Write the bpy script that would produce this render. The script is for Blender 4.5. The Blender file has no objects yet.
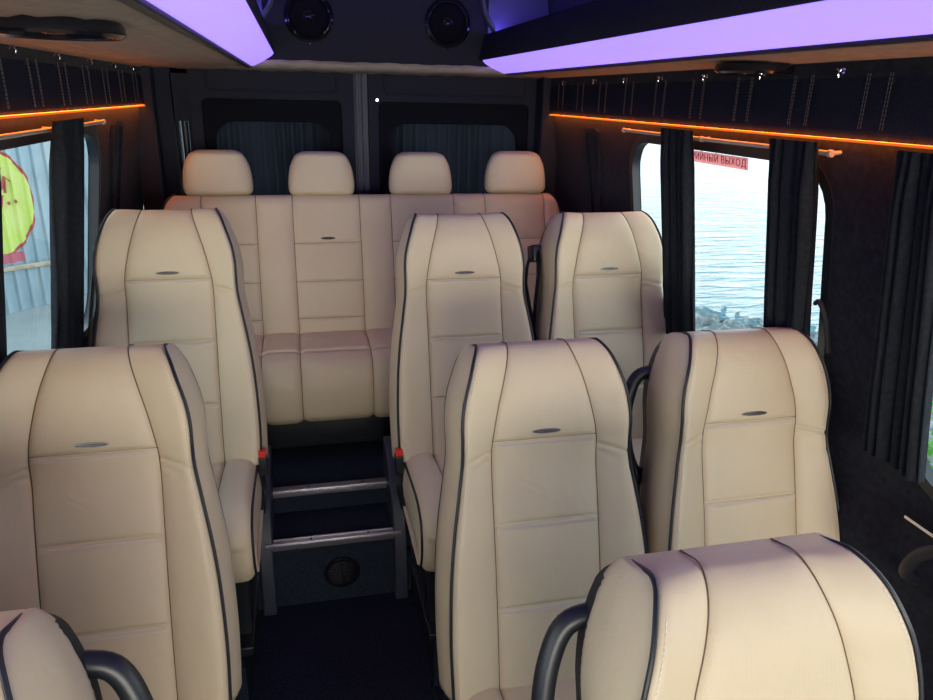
import bpy, bmesh, math, random
from mathutils import Vector, Matrix
random.seed(4)
SC = bpy.context.scene
COL = SC.collection
PI = math.pi

# ------------------------------------------------------------------ materials
def mat(name, col, rough=.6, metal=0.0, emit=None, estr=0.0, bump=None, spec=.5, sheen=0.0, noise=None, coat=0.0, transl=0.0):
    m = bpy.data.materials.new(name); m.use_nodes = True
    nt = m.node_tree; b = nt.nodes['Principled BSDF']
    b.inputs['Base Color'].default_value = (*col, 1)
    b.inputs['Roughness'].default_value = rough
    b.inputs['Metallic'].default_value = metal
    b.inputs['Specular IOR Level'].default_value = spec
    if sheen:
        b.inputs['Sheen Weight'].default_value = sheen
        b.inputs['Sheen Roughness'].default_value = .5
    if coat: b.inputs['Coat Weight'].default_value = coat
    if emit:
        b.inputs['Emission Color'].default_value = (*emit, 1)
        b.inputs['Emission Strength'].default_value = estr
    tc = nt.nodes.new('ShaderNodeTexCoord')
    if noise:                                   # (scale, second colour, low, high)
        n = nt.nodes.new('ShaderNodeTexNoise'); n.inputs['Scale'].default_value = noise[0]; n.inputs['Detail'].default_value = 5
        r = nt.nodes.new('ShaderNodeMapRange'); r.inputs['From Min'].default_value = noise[2]; r.inputs['From Max'].default_value = noise[3]
        x = nt.nodes.new('ShaderNodeMix'); x.data_type = 'RGBA'
        x.inputs['A'].default_value = (*col, 1); x.inputs['B'].default_value = (*noise[1], 1)
        nt.links.new(tc.outputs['Object'], n.inputs['Vector']); nt.links.new(n.outputs['Fac'], r.inputs['Value'])
        nt.links.new(r.outputs['Result'], x.inputs['Factor']); nt.links.new(x.outputs['Result'], b.inputs['Base Color'])
    if bump:                                    # (scale, strength, distance)
        n = nt.nodes.new('ShaderNodeTexNoise'); n.inputs['Scale'].default_value = bump[0]; n.inputs['Detail'].default_value = 4
        bp = nt.nodes.new('ShaderNodeBump'); bp.inputs['Strength'].default_value = bump[1]; bp.inputs['Distance'].default_value = bump[2]
        nt.links.new(tc.outputs['Object'], n.inputs['Vector']); nt.links.new(n.outputs['Fac'], bp.inputs['Height']); nt.links.new(bp.outputs['Normal'], b.inputs['Normal'])
    if transl:
        t = nt.nodes.new('ShaderNodeBsdfTranslucent'); t.inputs['Color'].default_value = (*col, 1)
        mx = nt.nodes.new('ShaderNodeMixShader'); mx.inputs[0].default_value = transl
        out = nt.nodes['Material Output']
        nt.links.new(b.outputs[0], mx.inputs[1]); nt.links.new(t.outputs[0], mx.inputs[2]); nt.links.new(mx.outputs[0], out.inputs['Surface'])
    return m

def leather(name, dots=False):
    m = bpy.data.materials.new(name); m.use_nodes = True
    nt = m.node_tree; b = nt.nodes['Principled BSDF']; L = nt.links
    b.inputs['Roughness'].default_value = .5; b.inputs['Specular IOR Level'].default_value = .38
    tc = nt.nodes.new('ShaderNodeTexCoord')
    n = nt.nodes.new('ShaderNodeTexNoise'); n.inputs['Scale'].default_value = 9; n.inputs['Detail'].default_value = 3
    x = nt.nodes.new('ShaderNodeMix'); x.data_type = 'RGBA'
    x.inputs['A'].default_value = (.69, .58, .395, 1); x.inputs['B'].default_value = (.63, .525, .355, 1)
    L.new(tc.outputs['Object'], n.inputs['Vector']); L.new(n.outputs['Fac'], x.inputs['Factor']); L.new(x.outputs['Result'], b.inputs['Base Color'])
    g = nt.nodes.new('ShaderNodeTexVoronoi'); g.inputs['Scale'].default_value = 420
    L.new(tc.outputs['Object'], g.inputs['Vector'])
    w = nt.nodes.new('ShaderNodeTexNoise'); w.inputs['Scale'].default_value = 14; w.inputs['Detail'].default_value = 2; w.inputs['Distortion'].default_value = .8
    L.new(tc.outputs['Object'], w.inputs['Vector'])
    b1 = nt.nodes.new('ShaderNodeBump'); b1.inputs['Strength'].default_value = .25; b1.inputs['Distance'].default_value = .0006
    L.new(g.outputs['Distance'], b1.inputs['Height'])
    b2 = nt.nodes.new('ShaderNodeBump'); b2.inputs['Strength'].default_value = .35; b2.inputs['Distance'].default_value = .006
    L.new(w.outputs['Fac'], b2.inputs['Height']); L.new(b1.outputs['Normal'], b2.inputs['Normal'])
    last = b2
    if dots:                                    # fine perforation
        mp = nt.nodes.new('ShaderNodeMapping'); mp.inputs['Scale'].default_value = (150, 0, 110)
        v = nt.nodes.new('ShaderNodeTexVoronoi'); v.inputs['Randomness'].default_value = 0; v.inputs['Scale'].default_value = 1
        r = nt.nodes.new('ShaderNodeMapRange'); r.inputs['From Min'].default_value = .14; r.inputs['From Max'].default_value = .24
        L.new(tc.outputs['Object'], mp.inputs['Vector']); L.new(mp.outputs['Vector'], v.inputs['Vector']); L.new(v.outputs['Distance'], r.inputs['Value'])
        b3 = nt.nodes.new('ShaderNodeBump'); b3.inputs['Strength'].default_value = .22; b3.inputs['Distance'].default_value = .0012
        L.new(r.outputs['Result'], b3.inputs['Height']); L.new(b2.outputs['Normal'], b3.inputs['Normal']); last = b3
    L.new(last.outputs['Normal'], b.inputs['Normal'])
    return m

M = {}
M['leather'] = leather('cream_leather')
M['perforated'] = leather('perforated_leather', True)
M['piping'] = mat('black_piping', (.012, .014, .022), .45)
M['seam'] = mat('dark_thread', (.13, .085, .055), .8)
M['threadd'] = mat('brown_thread', (.075, .065, .07), .8)
M['thread'] = mat('pale_thread', (.80, .74, .62), .8)
M['black'] = mat('black_plastic', (.012, .015, .02), .38, bump=(300, .1, .0005))
M['belt'] = mat('belt_webbing', (.012, .013, .018), .6, bump=(500, .3, .0006))
M['red'] = mat('red_button', (.75, .03, .02), .35)
M['badge'] = mat('chrome_badge', (.32, .30, .29), .28, .9)
M['badge_mark'] = mat('badge_marks', (.30, .28, .26), .4, .6)
M['badge_dark'] = mat('badge_inlay', (.03, .03, .03), .3, .6)
M['chrome'] = mat('chrome', (.8, .8, .82), .12, 1.0)
M['board'] = mat('navy_vinyl', (.030, .036, .055), .5, bump=(220, .2, .001))
M['surround'] = mat('matt_black_surround', (.006, .007, .011), .9, spec=.15)
M['plush'] = mat('dark_plush', (.010, .012, .020), .95, noise=(60, (.020, .023, .034), .4, .7), bump=(220, .6, .002), spec=.15, sheen=.05)
M['plush_up'] = mat('dark_quilted_fabric', (.010, .013, .028), .9, noise=(160, (.018, .022, .042), .35, .7), bump=(300, .5, .001), spec=.15)
M['rear_curtain'] = mat('rear_curtain', (.022, .026, .036), .9, bump=(250, .5, .001), spec=.12, transl=.30)
M['curtain'] = mat('dark_curtain', (.018, .021, .026), .92, noise=(90, (.028, .032, .037), .4, .7), bump=(250, .5, .001), spec=.12, transl=.12)
M['carpet'] = mat('dark_carpet', (.012, .014, .030), .97, noise=(130, (.028, .030, .052), .4, .7), bump=(260, .8, .003), spec=.1)
M['stair_carpet'] = mat('dark_blue_carpet', (.014, .020, .032), .97, noise=(130, (.024, .033, .048), .4, .7), bump=(260, .8, .003), spec=.1)
M['shelf'] = mat('grey_beige_fabric', (.42, .35, .29), .85, noise=(25, (.34, .285, .235), .3, .7), bump=(90, .5, .003), spec=.2)
M['ceiling'] = mat('lit_blue_headliner', (.10, .10, .19), .9, bump=(200, .4, .001))  # blue fabric, its colour lightened to carry the violet light falling on it
M['fascia'] = mat('black_headliner', (.022, .023, .038), .9, noise=(150, (.030, .031, .048), .4, .7), bump=(250, .5, .001), spec=.2)
M['violet'] = mat('violet_light_lens', (.5, .45, .8), .5, emit=(.27, .175, .85), estr=1.6)
M['violet_up'] = mat('violet_cove_light', (.5, .45, .8), .5, emit=(.22, .15, 1.0), estr=28)
M['orange'] = mat('orange_light_strip', (.8, .3, .05), .5, emit=(1.0, .20, .02), estr=12)
M['orange_edge'] = mat('orange_diffuser', (.02, .01, .005), .5, emit=(1.0, .17, .015), estr=.85)
M['rod'] = mat('satin_rod', (.62, .55, .45), .45, .3)
M['alu'] = mat('brushed_aluminium', (.55, .53, .58), .32, .9, bump=(120, .15, .0006))
M['speaker'] = mat('gloss_black', (.008, .009, .014), .16)
M['cone'] = mat('speaker_cone', (.006, .006, .010), .9, spec=.1)
M['strip'] = mat('grey_rubber_seal', (.09, .10, .13), .6)
M['door'] = mat('door_lining', (.020, .022, .034), .8, bump=(200, .4, .001), spec=.2)
M['sticker'] = mat('sticker_ground', (.85, .46, .46), .5, transl=.97)
M['sticker_text'] = mat('sticker_letters', (.45, .008, .02), .5, transl=.6)
M['asphalt'] = mat('pale_concrete', (.34, .37, .36), .9, noise=(1.2, (.24, .27, .27), .35, .7), bump=(12, .4, .02))
M['rock'] = mat('wet_pebbles', (.10, .12, .12), .6, noise=(7, (.30, .33, .31), .45, .65), bump=(9, 1, .10))
M['fence'] = mat('pale_blue_steel', (.36, .47, .52), .40, .45, noise=(2.5, (.27, .37, .42), .35, .7))
M['lime'] = mat('lime_paint', (.50, .62, .10), .6, noise=(3, (.62, .66, .22), .4, .65))
M['redpaint'] = mat('dark_red_paint', (.42, .06, .06), .6)
M['pinkpaint'] = mat('pink_red_paint', (.48, .12, .16), .6)
M['wood'] = mat('weathered_plank', (.45, .37, .27), .8, noise=(14, (.33, .27, .2), .4, .6))
M['leaf'] = mat('bright_leaf', (.10, .36, .04), .5, noise=(8, (.20, .50, .08), .4, .65), transl=.35)
M['stem'] = mat('stem', (.08, .10, .03), .8)
M['steel'] = mat('van_skin', (.25, .26, .28), .5)

def glass_mat():
    m = bpy.data.materials.new('window_glass'); m.use_nodes = True
    nt = m.node_tree; nt.nodes.clear(); L = nt.links
    o = nt.nodes.new('ShaderNodeOutputMaterial'); t = nt.nodes.new('ShaderNodeBsdfTransparent'); g = nt.nodes.new('ShaderNodeBsdfGlossy')
    t.inputs['Color'].default_value = (.93, .97, .96, 1); g.inputs['Roughness'].default_value = .02
    lw = nt.nodes.new('ShaderNodeLayerWeight'); lw.inputs['Blend'].default_value = .5
    pw = nt.nodes.new('ShaderNodeMath'); pw.operation = 'POWER'; pw.inputs[1].default_value = 4; L.new(lw.outputs['Facing'], pw.inputs[0])
    f = nt.nodes.new('ShaderNodeMath'); f.operation = 'MULTIPLY_ADD'; f.inputs[1].default_value = .35; f.inputs[2].default_value = .02; L.new(pw.outputs[0], f.inputs[0])
    mx = nt.nodes.new('ShaderNodeMixShader')
    L.new(f.outputs[0], mx.inputs[0]); L.new(t.outputs[0], mx.inputs[1]); L.new(g.outputs[0], mx.inputs[2]); L.new(mx.outputs[0], o.inputs['Surface'])
    return m
M['glass'] = glass_mat()

def water_mat():
    m = bpy.data.materials.new('sea_water'); m.use_nodes = True
    nt = m.node_tree; b = nt.nodes['Principled BSDF']; L = nt.links
    b.inputs['Base Color'].default_value = (.10, .33, .38, 1); b.inputs['Roughness'].default_value = .08; b.inputs['IOR'].default_value = 1.34
    tc = nt.nodes.new('ShaderNodeTexCoord'); mp = nt.nodes.new('ShaderNodeMapping')
    mp.inputs['Rotation'].default_value = (0, 0, math.radians(WAVE_ROT)); mp.inputs['Scale'].default_value = (.9, 3.4, 1)
    n = nt.nodes.new('ShaderNodeTexNoise'); n.inputs['Scale'].default_value = 1.1; n.inputs['Detail'].default_value = 6; n.inputs['Roughness'].default_value = .6
    bp = nt.nodes.new('ShaderNodeBump'); bp.inputs['Strength'].default_value = 1; bp.inputs['Distance'].default_value = .40
    L.new(tc.outputs['Object'], mp.inputs['Vector']); L.new(mp.outputs['Vector'], n.inputs['Vector'])
    L.new(n.outputs['Fac'], bp.inputs['Height']); L.new(bp.outputs['Normal'], b.inputs['Normal'])
    r = nt.nodes.new('ShaderNodeMapRange'); r.inputs['From Min'].default_value = .60; r.inputs['From Max'].default_value = .68
    x = nt.nodes.new('ShaderNodeMix'); x.data_type = 'RGBA'; x.inputs['A'].default_value = (.03, .18, .22, 1); x.inputs['B'].default_value = (.85, .92, .93, 1)
    L.new(n.outputs['Fac'], r.inputs['Value']); L.new(r.outputs['Result'], x.inputs['Factor']); L.new(x.outputs['Result'], b.inputs['Base Color'])
    return m
WAVE_ROT = 42
M['water'] = water_mat()

# ------------------------------------------------------------------ helpers
def link(name, me, m=None, parent=None):
    o = bpy.data.objects.new(name, me); COL.objects.link(o)
    if m is not None and not me.materials:
        me.materials.append(m)
    if parent is not None: o.parent = parent
    return o
def tag(o, label=None, cat=None, group=None, kind=None):
    if label: o['label'] = label
    if cat: o['category'] = cat
    if group: o['group'] = group
    if kind: o['kind'] = kind
    return o
def empty(name, loc, label, cat, group=None, rz=0):
    o = bpy.data.objects.new(name, None); COL.objects.link(o); o.location = loc; o.rotation_euler[2] = rz
    o.empty_display_size = .1
    return tag(o, label, cat, group)
def copy_tree(o, parent=None):
    c = o.copy(); COL.objects.link(c)
    if parent is not None: c.parent = parent
    for ch in list(o.children): copy_tree(ch, c)
    return c

class MB:
    def __init__(s): s.v = []; s.f = []; s.mi = []
    def add(s, vs, fs, mi=0):
        k = len(s.v); s.v += [tuple(p) for p in vs]; s.f += [tuple(i + k for i in q) for q in fs]; s.mi += [mi] * len(fs); return s
    def box(s, a, b, bev=0.0, mi=0):
        x0, y0, z0 = [min(p, q) for p, q in zip(a, b)]; x1, y1, z1 = [max(p, q) for p, q in zip(a, b)]
        if bev <= 0:
            vs = [(x, y, z) for z in (z0, z1) for y in (y0, y1) for x in (x0, x1)]
            return s.add(vs, [(0, 2, 3, 1), (4, 5, 7, 6), (0, 1, 5, 4), (2, 6, 7, 3), (0, 4, 6, 2), (1, 3, 7, 5)], mi)
        bm = bmesh.new(); r = bmesh.ops.create_cube(bm, size=1)
        for v in bm.verts: v.co = Vector(((x0 + x1) / 2 + v.co.x * (x1 - x0), (y0 + y1) / 2 + v.co.y * (y1 - y0), (z0 + z1) / 2 + v.co.z * (z1 - z0)))
        bmesh.ops.bevel(bm, geom=list(bm.edges), offset=bev, segments=3, affect='EDGES', profile=.6)
        bm.verts.index_update()
        s.add([v.co[:] for v in bm.verts], [[v.index for v in f.verts] for f in bm.faces], mi); bm.free(); return s
    def tube(s, pts, r, n=10, mi=0, flat=None, up=None):
        pts = [Vector(p) for p in pts]; rings = []
        rr = r if isinstance(r, (list, tuple)) else [r] * len(pts)
        prev = None; vs = []
        for i, p in enumerate(pts):
            t = (pts[min(i + 1, len(pts) - 1)] - pts[max(i - 1, 0)]).normalized()
            if prev is None:
                a = Vector(up) if up else (Vector((0, 0, 1)) if abs(t.z) < .9 else Vector((1, 0, 0)))
            else: a = prev
            u = (a - t * a.dot(t)).normalized(); w = t.cross(u); prev = u
            for k in range(n):
                g = 2 * PI * k / n
                q = (flat or 1.0)
                vs.append(p + u * math.cos(g) * rr[i] + w * math.sin(g) * rr[i] * q)
        fs = []
        for i in range(len(pts) - 1):
            for k in range(n):
                fs.append((i * n + k, i * n + (k + 1) % n, (i + 1) * n + (k + 1) % n, (i + 1) * n + k))
        fs.append(tuple(range(n))[::-1]); fs.append(tuple((len(pts) - 1) * n + k for k in range(n)))
        return s.add(vs, fs, mi)
    def cyl(s, c, axis, r, h, n=28, mi=0, r2=None):
        a = Vector(axis).normalized(); c = Vector(c)
        return s.tube([c - a * h / 2, c + a * h / 2], [r, r if r2 is None else r2], n, mi)
    def lathe(s, c, axis, prof, n=40, mi=0, sx=1.0, xdir=None):
        a = Vector(axis).normalized(); c = Vector(c)
        u = Vector(xdir) if xdir else (Vector((0, 0, 1)) if abs(a.z) < .9 else Vector((1, 0, 0)))
        u = (u - a * a.dot(u)).normalized(); w = a.cross(u); vs = []
        for (r, h) in prof:
            for k in range(n):
                g = 2 * PI * k / n; vs.append(c + a * h + u * math.cos(g) * r * sx + w * math.sin(g) * r)
        fs = []
        for i in range(len(prof) - 1):
            for k in range(n): fs.append((i * n + k, i * n + (k + 1) % n, (i + 1) * n + (k + 1) % n, (i + 1) * n + k))
        fs.append(tuple(range(n))[::-1]); fs.append(tuple((len(prof) - 1) * n + k for k in range(n)))
        return s.add(vs, fs, mi)
    def grid(s, rows, closed=False, caps=False, mi=0, mifn=None):
        n = len(rows[0]); k0 = len(s.v)
        s.v += [tuple(p) for r in rows for p in r]
        for i in range(len(rows) - 1):
            for k in range(n if closed else n - 1):
                k1 = (k + 1) % n
                s.f.append((k0 + i * n + k, k0 + i * n + k1, k0 + (i + 1) * n + k1, k0 + (i + 1) * n + k))
                s.mi.append(mifn(i, k) if mifn else mi)
        if caps:
            s.f.append(tuple(k0 + k for k in range(n))[::-1]); s.mi.append(mi)
            s.f.append(tuple(k0 + (len(rows) - 1) * n + k for k in range(n))); s.mi.append(mi)
        return s
    def mesh(s, name, mats, smooth=True, angle=40, xf=None):
        me = bpy.data.meshes.new(name); vs = s.v
        if xf is not None: vs = [tuple(xf @ Vector(p)) for p in vs]
        me.from_pydata(vs, [], s.f)
        bm = bmesh.new(); bm.from_mesh(me); bmesh.ops.recalc_face_normals(bm, faces=bm.faces); bm.to_mesh(me); bm.free()
        for m in (mats if isinstance(mats, (list, tuple)) else [mats]): me.materials.append(m)
        me.polygons.foreach_set('material_index', s.mi)
        if smooth:
            me.polygons.foreach_set('use_smooth', [True] * len(me.polygons))
            try: me.set_sharp_from_angle(angle=math.radians(angle))
            except Exception: pass
        me.update(); return me
    def build(s, name, m, parent=None, smooth=True, angle=40, xf=None):
        return link(name, s.mesh(name, m, smooth, angle, xf), None, parent)

def rrect(u0, v0, u1, v1, r, n=6):
    """rounded rectangle outline as (u, v) points"""
    out = []
    for cx, cy, a0 in ((u1 - r, v1 - r, 0), (u0 + r, v1 - r, 90), (u0 + r, v0 + r, 180), (u1 - r, v0 + r, 270)):
        for k in range(n + 1):
            a = math.radians(a0 + 90 * k / n); out.append((cx + r * math.cos(a), cy + r * math.sin(a)))
    return out
def plate(outer, holes, place, thick):
    """flat sheet with holes; place(u, v, d) puts a point at depth d; returns MB"""
    bm = bmesh.new(); edges = []
    for loop in [outer] + holes:
        vs = [bm.verts.new((u, v, 0)) for u, v in loop]
        for i in range(len(vs)): edges.append(bm.edges.new((vs[i], vs[(i + 1) % len(vs)])))
    bmesh.ops.triangle_fill(bm, use_beauty=True, use_dissolve=False, edges=edges)
    bm.verts.index_update(); n = len(bm.verts)
    P = [v.co[:] for v in bm.verts]; F = [[v.index for v in f.verts] for f in bm.faces]
    E = [(e.verts[0].index, e.verts[1].index) for e in bm.edges if len(e.link_faces) == 1]; bm.free()
    vs = [place(p[0], p[1], 0) for p in P] + [place(p[0], p[1], thick) for p in P]
    fs = [tuple(f) for f in F] + [tuple(i + n for i in f[::-1]) for f in F] + [(a, b, b + n, a + n) for a, b in E]
    m = MB(); m.add(vs, fs); return m
def smooth_path(pts, n=6):
    """Catmull-Rom through the points"""
    P = [Vector(p) for p in pts]; P = [2 * P[0] - P[1]] + P + [2 * P[-1] - P[-2]]; out = []
    for i in range(1, len(P) - 2):
        for k in range(n):
            t = k / n; a, b, c, d = P[i - 1:i + 3]
            out.append(.5 * ((2 * b) + (c - a) * t + (2 * a - 5 * b + 4 * c - d) * t * t + (3 * b - a - 3 * c + d) * t ** 3))
    out.append(P[-2]); return out
def interp(tab, x):
    if x <= tab[0][0]: return tab[0][1]
    for (a, p), (b, q) in zip(tab, tab[1:]):
        if x <= b:
            t = (x - a) / (b - a); return p + (q - p) * t
    return tab[-1][1]
def sinterp(tab, x):
    """smooth (cubic) interpolation"""
    if x <= tab[0][0]: return tab[0][1]
    if x >= tab[-1][0]: return tab[-1][1]
    for i in range(len(tab) - 1):
        if x <= tab[i + 1][0]:
            a, p = tab[i]; b, q = tab[i + 1]; h = b - a; t = (x - a) / h
            mp = (q - tab[i - 1][1]) / (b - tab[i - 1][0]) * h if i > 0 else (q - p)
            mq = (tab[i + 2][1] - p) / (tab[i + 2][0] - a) * h if i + 2 < len(tab) else (q - p)
            return (2 * t ** 3 - 3 * t * t + 1) * p + (t ** 3 - 2 * t * t + t) * mp + (-2 * t ** 3 + 3 * t * t) * q + (t ** 3 - t * t) * mq

# ------------------------------------------------------------------ the seat
H = .80                     # backrest length
TILT = math.radians(16)
WT = [(0, .141), (.03, .157), (.07, .171), (.12, .186), (.17, .193), (.22, .193), (.26, .194), (.32, .203), (.42, .219), (.52, .230), (.66, .236), (.80, .234)]
CT = [(0, .070), (.04, .081), (.08, .093), (.14, .109), (.20, .121), (.24, .125), (.80, .125)]
SEAMS = [.215, .405, .60]                    # horizontal seams, measured from the top
TZ = .69                                    # where the roll over the top begins
def back_w(z): return sinterp(WT, H - z)
def back_c(z): return sinterp(CT, H - z)
def roll(z): return 0 if z <= TZ else 1 - math.sqrt(max(0, 1 - ((z - TZ) / (H - TZ)) ** 2))
def back_F(z):
    y = -.012 * math.sin(PI * min(1, z / .58))
    if z > .50: y += -.022 * math.sin(PI / 2 * min(1, (z - .50) / .13)) ** 2
    return y + .062 * roll(z)
def back_B(z): return .125 - .045 * roll(z)
def wing(z): return .030 * (1 - .3 * roll(z))
def edge_y(z): return min(back_F(z) + .006 - wing(z), back_B(z) - .004)
def cell(q, e=8): return max(0, 1 - abs(2 * q - 1) ** e)
def back_disp(t, z):
    """how far the upholstery stands out of the reference surface"""
    u = H - z; s = abs(t)
    if s <= 1:
        bounds = [-.35] + SEAMS + [.98]
        d = .010 * cell((s + 1) / 2, 14)
        for a, b in zip(bounds, bounds[1:]):
            if a <= u < b: d = min(d, .0125 * cell((u - a) / (b - a), 22 if a > 0 else 60)); d += .004 * cell((u - a) / (b - a), 2) * cell((s + 1) / 2, 2)
        return d * (1 - .7 * roll(z))
    q = s - 1
    amp = interp([(0, .006), (.2, .008), (.30, .012), (.5, .015), (.8, .015)], u)
    d = amp * cell(q, 3.5) ** .8
    # crease across the bolster and soft wrinkles at the neck
    cr = .010 * math.exp(-((u - .238 - .02 * q) / .0045) ** 2) + .006 * math.exp(-((u - .262 - .03 * q + .01 * math.sin(q * 5)) / .006) ** 2)
    return d - cr * min(1, q * 8) * (1 - q * .6)
TCOL = [0, .25, .5, .7, .84, .92, .96, .985, 1, 1.02, 1.06, 1.12, 1.22, 1.35, 1.5, 1.65, 1.78, 1.88, 1.95, 2]
def levels():
    z = [k * .0125 for k in range(int(TZ / .0125) + 1)]
    for sm in SEAMS + [.238, .262]:
        for d in (-.016, -.010, -.006, -.003, 0, .003, .006, .010, .016): z.append(H - sm + d)
    for k in range(1, 17): z.append(TZ + (H - TZ) * math.sin(PI / 2 * k / 16))
    z = sorted(z); out = [z[0]]
    for a in z[1:]:
        if a - out[-1] > .0014: out.append(a)
    out[-1] = H
    return out
def back_point(t, z, lift=0.0):
    s = abs(t); sg = 1 if t >= 0 else -1
    c, w = back_c(z), back_w(z)
    x = s * c if s <= 1 else c + (s - 1) * (w - c)
    e = max(0, (s - 1.86) / .14) ** 2 * .006 - (wing(z) * (s - 1) ** 1.3 if s > 1 else 0)
    F = back_F(z); B = back_B(z)
    y = F - back_disp(t, z) - lift + e
    return Vector((sg * x, min(y, B - .004), z))
BX = Matrix.Translation((0, 0, .46)) @ Matrix.Rotation(-TILT, 4, 'X')

def backrest_mesh():
    zs = levels(); rows = []
    cols = [-t for t in TCOL[::-1]] + TCOL[1:]
    nf = len(cols)
    for z in zs:
        w = back_w(z); F = edge_y(z); B = back_B(z)
        r = [back_point(t, z) for t in cols]
        for sg in (1, -1):
            seg = []
            for k in range(1, 8):
                q = k / 8; bulge = .013 * math.sin(PI * q) - .004 * math.exp(-((q - .42) / .04) ** 2)
                seg.append(Vector((sg * (w + .010 * q + bulge * (1 - .5 * roll(z))), F + (B - F) * q, z)))
            if sg == 1:
                r += seg
                r += [Vector(((w + .010) * (1 - 2 * k / 10), B, z)) for k in range(11)]
            else: r += seg[::-1]
        rows.append(r)
    mb = MB()
    def mi(i, k): return 1 if (k < nf - 1 and abs(cols[k] + cols[k + 1]) / 2 < 1 and zs[i] > H - SEAMS[0]) else 0
    mb.grid(rows, closed=True, caps=True, mifn=mi)
    return mb.mesh('backrest', [M['leather'], M['perforated']], angle=180, xf=BX)

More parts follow.
